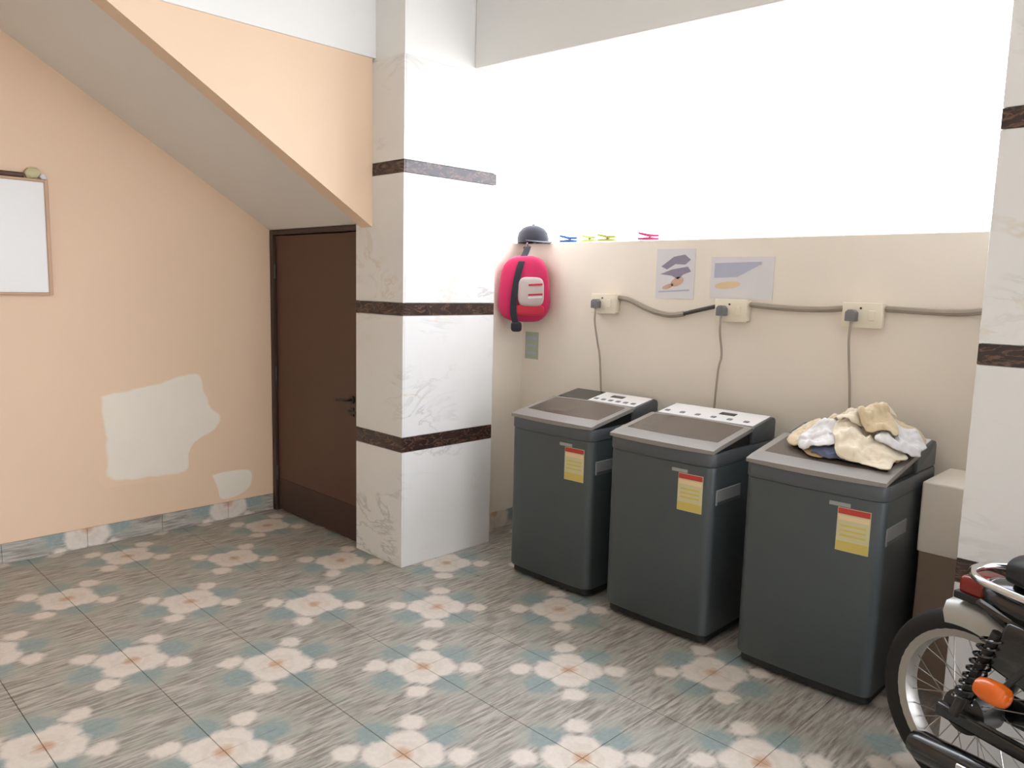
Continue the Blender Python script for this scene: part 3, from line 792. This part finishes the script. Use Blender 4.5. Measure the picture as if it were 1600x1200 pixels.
# ------------------------------------------------------------------ heap of cloths on the third machine
GX0, GY0, GN, GS = -0.32, -0.32, 129, 0.005
def lid_h(x, y):
    if y < 0.055: return 0.842 + (0.900-0.842)*(y+0.27)/0.325 + 0.0215
    return max(0.921, 0.910 + 0.17*(y-0.075) + 0.009)
HM = [[lid_h(GX0+i*GS, GY0+j*GS) for j in range(GN)] for i in range(GN)]
def hm(x, y):
    a = min(max((x-GX0)/GS, 0), GN-2); b = min(max((y-GY0)/GS, 0), GN-2)
    i, j = int(a), int(b); fa, fb = a-i, b-j
    return (HM[i][j]*(1-fa)+HM[i+1][j]*fa)*(1-fb)+(HM[i][j+1]*(1-fa)+HM[i+1][j+1]*fa)*fb
heap_n = [0]
def cloth(cx, cy, lx, ly, ang, amp, m, label, seed, lift=None):
    n = 40
    off = Vector((seed*7.3, seed*3.1, seed*1.7))
    # smoothed support height: a cloth bridges hollows
    pts = []
    for a in range(n+1):
        row = []
        for b in range(n+1):
            uu = a/n*2-1; vv = b/n*2-1
            # crumpled, irregular outline
            k = 1 + 0.22*noise.noise(Vector((uu*1.3, vv*1.3, 0))+off)
            xx = uu*lx*k*(1-0.18*vv*vv); yy2 = vv*ly*k*(1-0.18*uu*uu)
            X = cx + xx*cos(ang)-yy2*sin(ang); Y = cy + xx*sin(ang)+yy2*cos(ang)
            X += 0.012*noise.noise(Vector((X*14, Y*14, 5))+off); Y += 0.012*noise.noise(Vector((X*14, Y*14, 9))+off)
            row.append((X, Y, uu, vv))
        pts.append(row)
    bm = NB(); top = []
    for row in pts:
        rt = []
        for (X, Y, uu, vv) in row:
            hs = 0; c = 0
            for dx in (-0.02, 0, 0.02):
                for dy in (-0.02, 0, 0.02):
                    hs += hm(X+dx, Y+dy); c += 1
            h = max(hm(X, Y), hs/c)
            q = Vector((X*cos(ang+0.5)+Y*sin(ang+0.5), (-X*sin(ang+0.5)+Y*cos(ang+0.5))*0.45, 0))
            rid = 1-abs(noise.noise(q*13+off))*2.2
            rid2 = 1-abs(noise.noise(q*28+off*2))*2
            env = max(0, 1-max(abs(uu), abs(vv))**4)
            rid3 = 1-abs(noise.noise(q*46+off*3))*2.4
            fold = amp*(0.60*max(0, rid)+0.34*max(0, rid2)+0.14*max(0, rid3)+0.08)*(0.25+0.75*env)
            if lift:
                d = math.hypot((X-lift[0])/lift[3], (Y-lift[1])/lift[3]); fold += lift[2]*max(0, 1-d)**1.3
            rt.append(bm.verts.new((X, Y, h+0.003+fold)))
        top.append(rt)
    for a in range(n):
        for b in range(n): bm.faces.new((top[a][b], top[a+1][b], top[a+1][b+1], top[a][b+1]))
    # update the height map
    for row in top:
        for v in row:
            i = int(round((v.co.x-GX0)/GS)); j = int(round((v.co.y-GY0)/GS))
            for di in (-1, 0, 1):
                for dj in (-1, 0, 1):
                    if 0 <= i+di < GN and 0 <= j+dj < GN: HM[i+di][j+dj] = max(HM[i+di][j+dj], v.co.z+0.002)
    base = Vector((cx, cy, hm(cx, cy)))
    zmin = min(v.co.z for v in bm.verts)
    org = Vector((cx, cy, zmin))
    for v in bm.verts: v.co -= org
    wl = Vector(W3.location)+org
    o = obj('crumpled_cloth', bm, m, None, wl, smooth=60)
    sm = o.modifiers.new('thick', 'SOLIDIFY'); sm.thickness = 0.003; sm.offset = 1.0
    return tag(o, label, 'cloth', 'cloths heaped on the right machine')
cloth(0.03, 0.02, 0.21, 0.19, 0.2, 0.030, 'c_tan', 'tan cloth at the bottom of the heap, its edge showing below the blue one', 1)
cloth(-0.04, 0.12, 0.17, 0.12, -0.3, 0.040, 'c_cream', 'cream cloth at the back of the heap, drawn up into a point', 2, lift=(-0.03, 0.11, 0.045, 0.09))
cloth(0.12, 0.13, 0.14, 0.12, 0.6, 0.040, 'c_ecru', 'ecru cloth rounded over the back right of the heap', 3, lift=(0.10, 0.12, 0.030, 0.14))
cloth(0.03, -0.14, 0.09, 0.05, 0.1, 0.018, 'c_blue', 'small slate blue cloth peeking out low at the heap\'s front', 4)
cloth(-0.07, -0.02, 0.13, 0.09, 0.5, 0.034, 'c_ecru', 'ecru cloth lying flat at the left of the heap', 9)
cloth(-0.02, -0.09, 0.10, 0.08, 0.4, 0.036, 'c_white', 'white cloth bunched at the front left of the heap', 5)
cloth(0.13, -0.10, 0.13, 0.09, -0.2, 0.036, 'c_cream', 'cream cloth spread over the heap\'s front right', 6)
cloth(0.20, 0.02, 0.085, 0.10, 0.3, 0.036, 'c_white', 'off-white cloth at the heap\'s side toward the right pillar', 7)
cloth(0.06, 0.03, 0.11, 0.06, 0.9, 0.036, 'c_cream', 'crumpled cream cloth lying across the heap\'s top', 8)
cloth(0.13, -0.01, 0.075, 0.05, -0.2, 0.028, 'c_ecru', 'small ecru cloth tucked on the heap above the front right cream one', 10)

# ------------------------------------------------------------------ motorcycle by the right pillar (rear end in the picture)
def motorcycle(loc, head):
    t = thing('motorcycle', 'black and silver motorcycle parked before the right pillar, rear wheel showing', 'motorcycle', loc, head)
    # local: +x forward, +y left, right side (-y) faces the camera; rear axle over origin
    Rw = 0.292; WB = 1.23
    def wheel(name, cx):
        e = bpy.data.objects.new(name, None); COL.objects.link(e); e.parent = t; e.location = (cx, 0, Rw)
        bm = NB(); lathe(bm, [(0.232, -0.030), (0.255, -0.044), (0.278, -0.040), (0.290, -0.020), (0.292, 0), (0.290, 0.020), (0.278, 0.040), (0.255, 0.044), (0.232, 0.030), (0.228, 0), (0.232, -0.030)], 'y', (0, 0, 0), 48)
        obj('tyre', bm, 'tyre', e, smooth=50)
        bm = NB(); lathe(bm, [(0.212, -0.026), (0.236, -0.032), (0.236, 0.032), (0.212, 0.026), (0.208, 0), (0.212, -0.026)], 'y', (0, 0, 0), 40)
        obj('rim', bm, 'steel', e, smooth=40)
        bm = NB(); lathe(bm, [(0, -0.07), (0.02, -0.07), (0.065, -0.045), (0.065, 0.045), (0.02, 0.07), (0, 0.07)], 'y', (0, 0, 0), 24)
        obj('hub', bm, 'gunmetal', e, smooth=30)
        for i in range(32):
            a = 2*pi*i/32; s = 1 if i % 2 else -1; b = a + (0.35 if (i//2) % 2 else -0.35)
            bm = NB(); tube(bm, [(0.06*cos(b), s*0.035, 0.06*sin(b)), (0.214*cos(a), 0, 0.214*sin(a))], 0.0018, 5)
            obj('spoke', bm, 'steel', e)
        return e
    wheel('rear_wheel', 0); wheel('front_wheel', WB)
    def arc_fender(name, cx, a0, a1, rad, wd, m):
        bm = NB(); n = 24; rg = []
        sec = [(-wd, -0.055), (-wd*1.02, -0.02), (-wd*0.75, 0.006), (0, 0.016), (wd*0.75, 0.006), (wd*1.02, -0.02), (wd, -0.055), (wd*0.7, -0.004), (0, 0.008), (-wd*0.7, -0.004)]
        for i in range(n+1):
            a = a0+(a1-a0)*i/n
            rg.append([(cx+(rad+h)*cos(a), y, Rw+(rad+h)*sin(a)) for y, h in sec])
        loft(bm, rg); return obj(name, bm, m, t, smooth=45)
    arc_fender('rear_mudguard', 0.0, radians(104), radians(15), 0.318, 0.075, 'silver')
    arc_fender('front_mudguard', WB, radians(150), radians(40), 0.318, 0.062, 'silver')
    # swing arm, shocks, chain case
    for s in (-1, 1):
        bm = NB(); box(bm, -0.05, 0.46, s*0.085-0.014, s*0.085+0.014, Rw-0.02, Rw+0.02, 0.006, 2); obj('swing_arm', bm, 'bikeblack', t)
        bm = NB(); tube(bm, [(0.02, s*0.115, Rw+0.02), (0.12, s*0.115, 0.60)], 0.014, 10); sh = obj('shock_absorber', bm, 'gunmetal', t, smooth=True)
        bm = NB(); pts = []
        for i in range(90):
            k = i/89; a = k*2*pi*9; c = Vector((0.04+0.07*k, s*0.115, Rw+0.07+0.22*k)); pts.append(c+Vector((0.026*cos(a), 0.026*sin(a), 0)))
        tube(bm, pts, 0.005, 6); obj('coil_spring', bm, 'chrome' if False else 'bikeblack', sh, smooth=True)
    bm = NB(); prism(bm, [(-0.06, 0.262), (0.46, 0.275), (0.50, 0.31), (0.46, 0.35), (-0.03, 0.355), (-0.08, 0.31)], 'y', 0.062, 0.082, 0.008, 2); obj('chain_case', bm, 'bikeblack', t, smooth=30)
    # silencer on the right, with heat shield
    bm = NB(); tube(bm, [(-0.07, -0.150, 0.185), (-0.04, -0.150, 0.185), (0.36, -0.150, 0.225), (0.42, -0.150, 0.232)], [0.034, 0.044, 0.046, 0.026], 16); sl = obj('silencer', bm, 'bikeblack', t, smooth=40)
    bm = NB(); tube(bm, [(-0.078, -0.150, 0.185), (-0.06, -0.150, 0.185)], 0.020, 12); obj('tail_pipe', bm, 'gunmetal', sl, smooth=40)
    bm = NB(); prism(bm, [(0.10, 0.20), (0.34, 0.222), (0.34, 0.252), (0.10, 0.23)], 'y', -0.202, -0.194, 0.003, 2); obj('heat_shield', bm, 'chrome', sl)
    bm = NB(); tube(bm, [(0.40, -0.150, 0.230), (0.62, -0.14, 0.22), (0.82, -0.10, 0.26), (0.86, -0.04, 0.42)], 0.018, 10, 6); obj('exhaust_pipe', bm, 'chrome', t, smooth=True)
    # frame tubes, engine
    bm = NB()
    for s in (-1, 1):
        tube(bm, [(0.04, s*0.085, 0.65), (0.20, s*0.10, 0.63), (0.45, s*0.09, 0.62), (0.80, s*0.04, 0.74), (0.93, s*0.015, 0.80)], 0.013, 8, 4)
        tube(bm, [(0.42, s*0.09, 0.62), (0.44, s*0.10, 0.30), (0.60, s*0.11, 0.20), (0.82, s*0.09, 0.26), (0.95, s*0.02, 0.70)], 0.013, 8, 4)
    obj('frame', bm, 'bikeblack', t, smooth=True)
    bm = NB(); box(bm, 0.46, 0.80, -0.12, 0.12, 0.20, 0.42, 0.035, 3); eng = obj('engine', bm, 'gunmetal', t, smooth=35)
    bm = NB()
    for i in range(8): box(bm, 0.66+i*0.003, 0.80+i*0.003, -0.075, 0.075, 0.43+i*0.018, 0.438+i*0.018)
    box(bm, 0.69, 0.79, -0.05, 0.05, 0.40, 0.585); obj('cylinder_fins', bm, 'gunmetal', eng)
    bm = NB(); lathe(bm, [(0, 0), (0.085, 0), (0.09, 0.02), (0.06, 0.04), (0, 0.042)], 'y', (0.56, -0.16, 0.30), 24); obj('clutch_cover', bm, 'silver', eng, smooth=35)
    # side panels, tail, seat, tank
    for s in (-1, 1):
        bm = NB(); prism(bm, [(0.10, 0.50), (0.36, 0.44), (0.44, 0.50), (0.42, 0.64), (0.14, 0.64)], 'y', s*0.105-0.018, s*0.105+0.018, 0.012, 3); obj('side_panel', bm, 'bikeblack', t, smooth=35)
    bm = NB()
    rg = []
    for xx, hw, z0, z1 in ((0.02, 0.055, 0.655, 0.705), (0.05, 0.085, 0.625, 0.718), (0.11, 0.10, 0.60, 0.726), (0.18, 0.11, 0.595, 0.73), (0.30, 0.115, 0.60, 0.73)):
        rg.append([(xx, hw*cos(a)*(1 if abs(cos(a)) < 0.8 else 0.95), (z0+z1)/2+(z1-z0)/2*sin(a)) for a in [2*pi*i/16 for i in range(16)]])
    loft(bm, rg); obj('tail_cowl', bm, 'bikeblack', t, smooth=45)
    bm = NB(); box(bm, -0.045, 0.035, -0.062, 0.062, 0.645, 0.700, 0.014, 3); tl = obj('tail_lamp', bm, 'redlens', t, smooth=35)
    bm = NB(); box(bm, -0.052, 0.05, -0.068, 0.068, 0.628, 0.652, 0.005, 2); obj('lamp_housing', bm, 'black', tl)
    bm = NB(); prism(bm, [(0.02, 0.63), (0.12, 0.58), (0.34, 0.57), (0.34, 0.61), (0.10, 0.63)], 'y', -0.06, 0.06, 0.006, 2); obj('under_tray', bm, 'black', t)
    bm = NB()
    tube(bm, [(0.38, -0.13, 0.715), (0.20, -0.135, 0.725), (0.06, -0.115, 0.725), (-0.01, -0.05, 0.725), (-0.01, 0.05, 0.725), (0.06, 0.115, 0.725), (0.20, 0.135, 0.725), (0.38, 0.13, 0.715)], 0.011, 10, 6)
    for s in (-1, 1): tube(bm, [(0.18, s*0.135, 0.725), (0.18, s*0.095, 0.69)], 0.009, 8)
    obj('grab_rail', bm, 'chrome', t, smooth=True)
    rg = []
    for xx, hw, z0, z1 in ((0.085, 0.05, 0.735, 0.775), (0.11, 0.095, 0.728, 0.806), (0.19, 0.115, 0.725, 0.822), (0.28, 0.125, 0.715, 0.812), (0.40, 0.125, 0.70, 0.775), (0.56, 0.115, 0.69, 0.765), (0.66, 0.085, 0.70, 0.775)):
        rg.append([(xx, hw*math.copysign(abs(cos(a))**0.6, cos(a)), (z0+z1)/2+(z1-z0)/2*math.copysign(abs(sin(a))**0.6, sin(a))) for a in [2*pi*i/20 for i in range(20)]])
    bm = NB(); loft(bm, rg); obj('seat', bm, 'vinyl', t, smooth=45)
    rg = []
    for xx, hw, z0, z1 in ((0.58, 0.09, 0.69, 0.80), (0.66, 0.12, 0.67, 0.87), (0.78, 0.135, 0.67, 0.91), (0.90, 0.125, 0.70, 0.90), (0.98, 0.07, 0.74, 0.86)):
        rg.append([(xx, hw*math.copysign(abs(cos(a))**0.7, cos(a)), (z0+z1)/2+(z1-z0)/2*math.copysign(abs(sin(a))**0.7, sin(a))) for a in [2*pi*i/20 for i in range(20)]])
    bm = NB(); loft(bm, rg); obj('fuel_tank', bm, 'bikeblack', t, smooth=45)
    # fork, handlebar, headlamp, mirrors
    for s in (-1, 1):
        bm = NB(); tube(bm, [(WB, s*0.085, Rw), (WB-0.11, s*0.085, 0.60)], 0.024, 12); tube(bm, [(WB-0.10, s*0.085, 0.57), (WB-0.24, s*0.085, 0.94)], 0.016, 12); obj('fork_leg', bm, 'gunmetal', t, smooth=40)
    bm = NB(); tube(bm, [(WB-0.36, -0.36, 1.03), (WB-0.28, -0.22, 1.04), (WB-0.24, -0.08, 0.965), (WB-0.24, 0.08, 0.965), (WB-0.28, 0.22, 1.04), (WB-0.36, 0.36, 1.03)], 0.011, 10, 6); hb = obj('handlebar', bm, 'chrome', t, smooth=True)
    for s in (-1, 1):
        bm = NB(); tube(bm, [(WB-0.375, s*0.38, 1.03), (WB-0.305, s*0.26, 1.038)], 0.017, 10); obj('handle_grip', bm, 'vinyl', hb, smooth=True)
        bm = NB(); tube(bm, [(WB-0.29, s*0.23, 1.045), (WB-0.27, s*0.29, 1.17)], 0.005, 6)
        lathe(bm, [(0, -0.012), (0.05, -0.010), (0.055, 0), (0.05, 0.006), (0, 0.006)], 'x', (WB-0.275, s*0.315, 1.19), 20); obj('mirror', bm, 'black', hb, smooth=40)
    bm = NB(); lathe(bm, [(0, -0.10), (0.05, -0.085), (0.085, -0.02), (0.09, 0.03), (0, 0.03)], 'x', (WB-0.13, 0, 0.86), 24); hl = obj('headlamp', bm, 'bikeblack', t, smooth=40)
    bm = NB(); lathe(bm, [(0, 0.045), (0.05, 0.042), (0.082, 0.028), (0, 0.028)], 'x', (WB-0.13, 0, 0.86), 24); obj('headlamp_lens', bm, 'clearlens', hl, smooth=40)
    # indicators on stalks
    def indicator(x, s, y, z, stalk):
        bm = NB(); tube(bm, [stalk, (x, s*(y-0.03), z)], 0.008, 8); st = obj('indicator', bm, 'black', t, smooth=True)
        rg = []
        for dx, rr in ((-0.045, 0.012), (-0.04, 0.026), (-0.02, 0.033), (0.015, 0.034), (0.035, 0.028), (0.042, 0.012)):
            rg.append([(x+dx, s*y+rr*1.0*cos(a), z+rr*0.9*sin(a)) for a in [2*pi*i/16 for i in range(16)]])
        bm = NB(); loft(bm, rg); l = obj('amber_lens', bm, 'amber', st, smooth=50); l['label'] = 'amber lens'
    for s in (-1, 1):
        indicator(0.19, s, 0.215, 0.485, (0.22, s*0.10, 0.57))
        indicator(WB-0.16, s, 0.20, 0.80, (WB-0.18, s*0.06, 0.82))
    # number plate bracket (blank side seen), centre stand
    bm = NB(); tube(bm, [(0.40, -0.11, 0.20), (0.30, -0.15, 0.012), (0.36, -0.17, 0.010)], 0.011, 8); tube(bm, [(0.40, 0.11, 0.20), (0.30, 0.15, 0.012), (0.36, 0.17, 0.010)], 0.011, 8); tube(bm, [(0.40, -0.11, 0.20), (0.40, 0.11, 0.20)], 0.011, 8)
    obj('centre_stand', bm, 'bikeblack', t, smooth=40)
    bm = NB(); tube(bm, [(0.62, -0.25, 0.262), (0.62, 0.25, 0.262)], 0.011, 8)
    for s in (-1, 1): tube(bm, [(0.62, s*0.16, 0.262), (0.62, s*0.26, 0.262)], 0.017, 10)
    obj('foot_pegs', bm, 'vinyl', t, smooth=40)
    return t
motorcycle((-0.515, 2.50, 0.0), radians(-22))
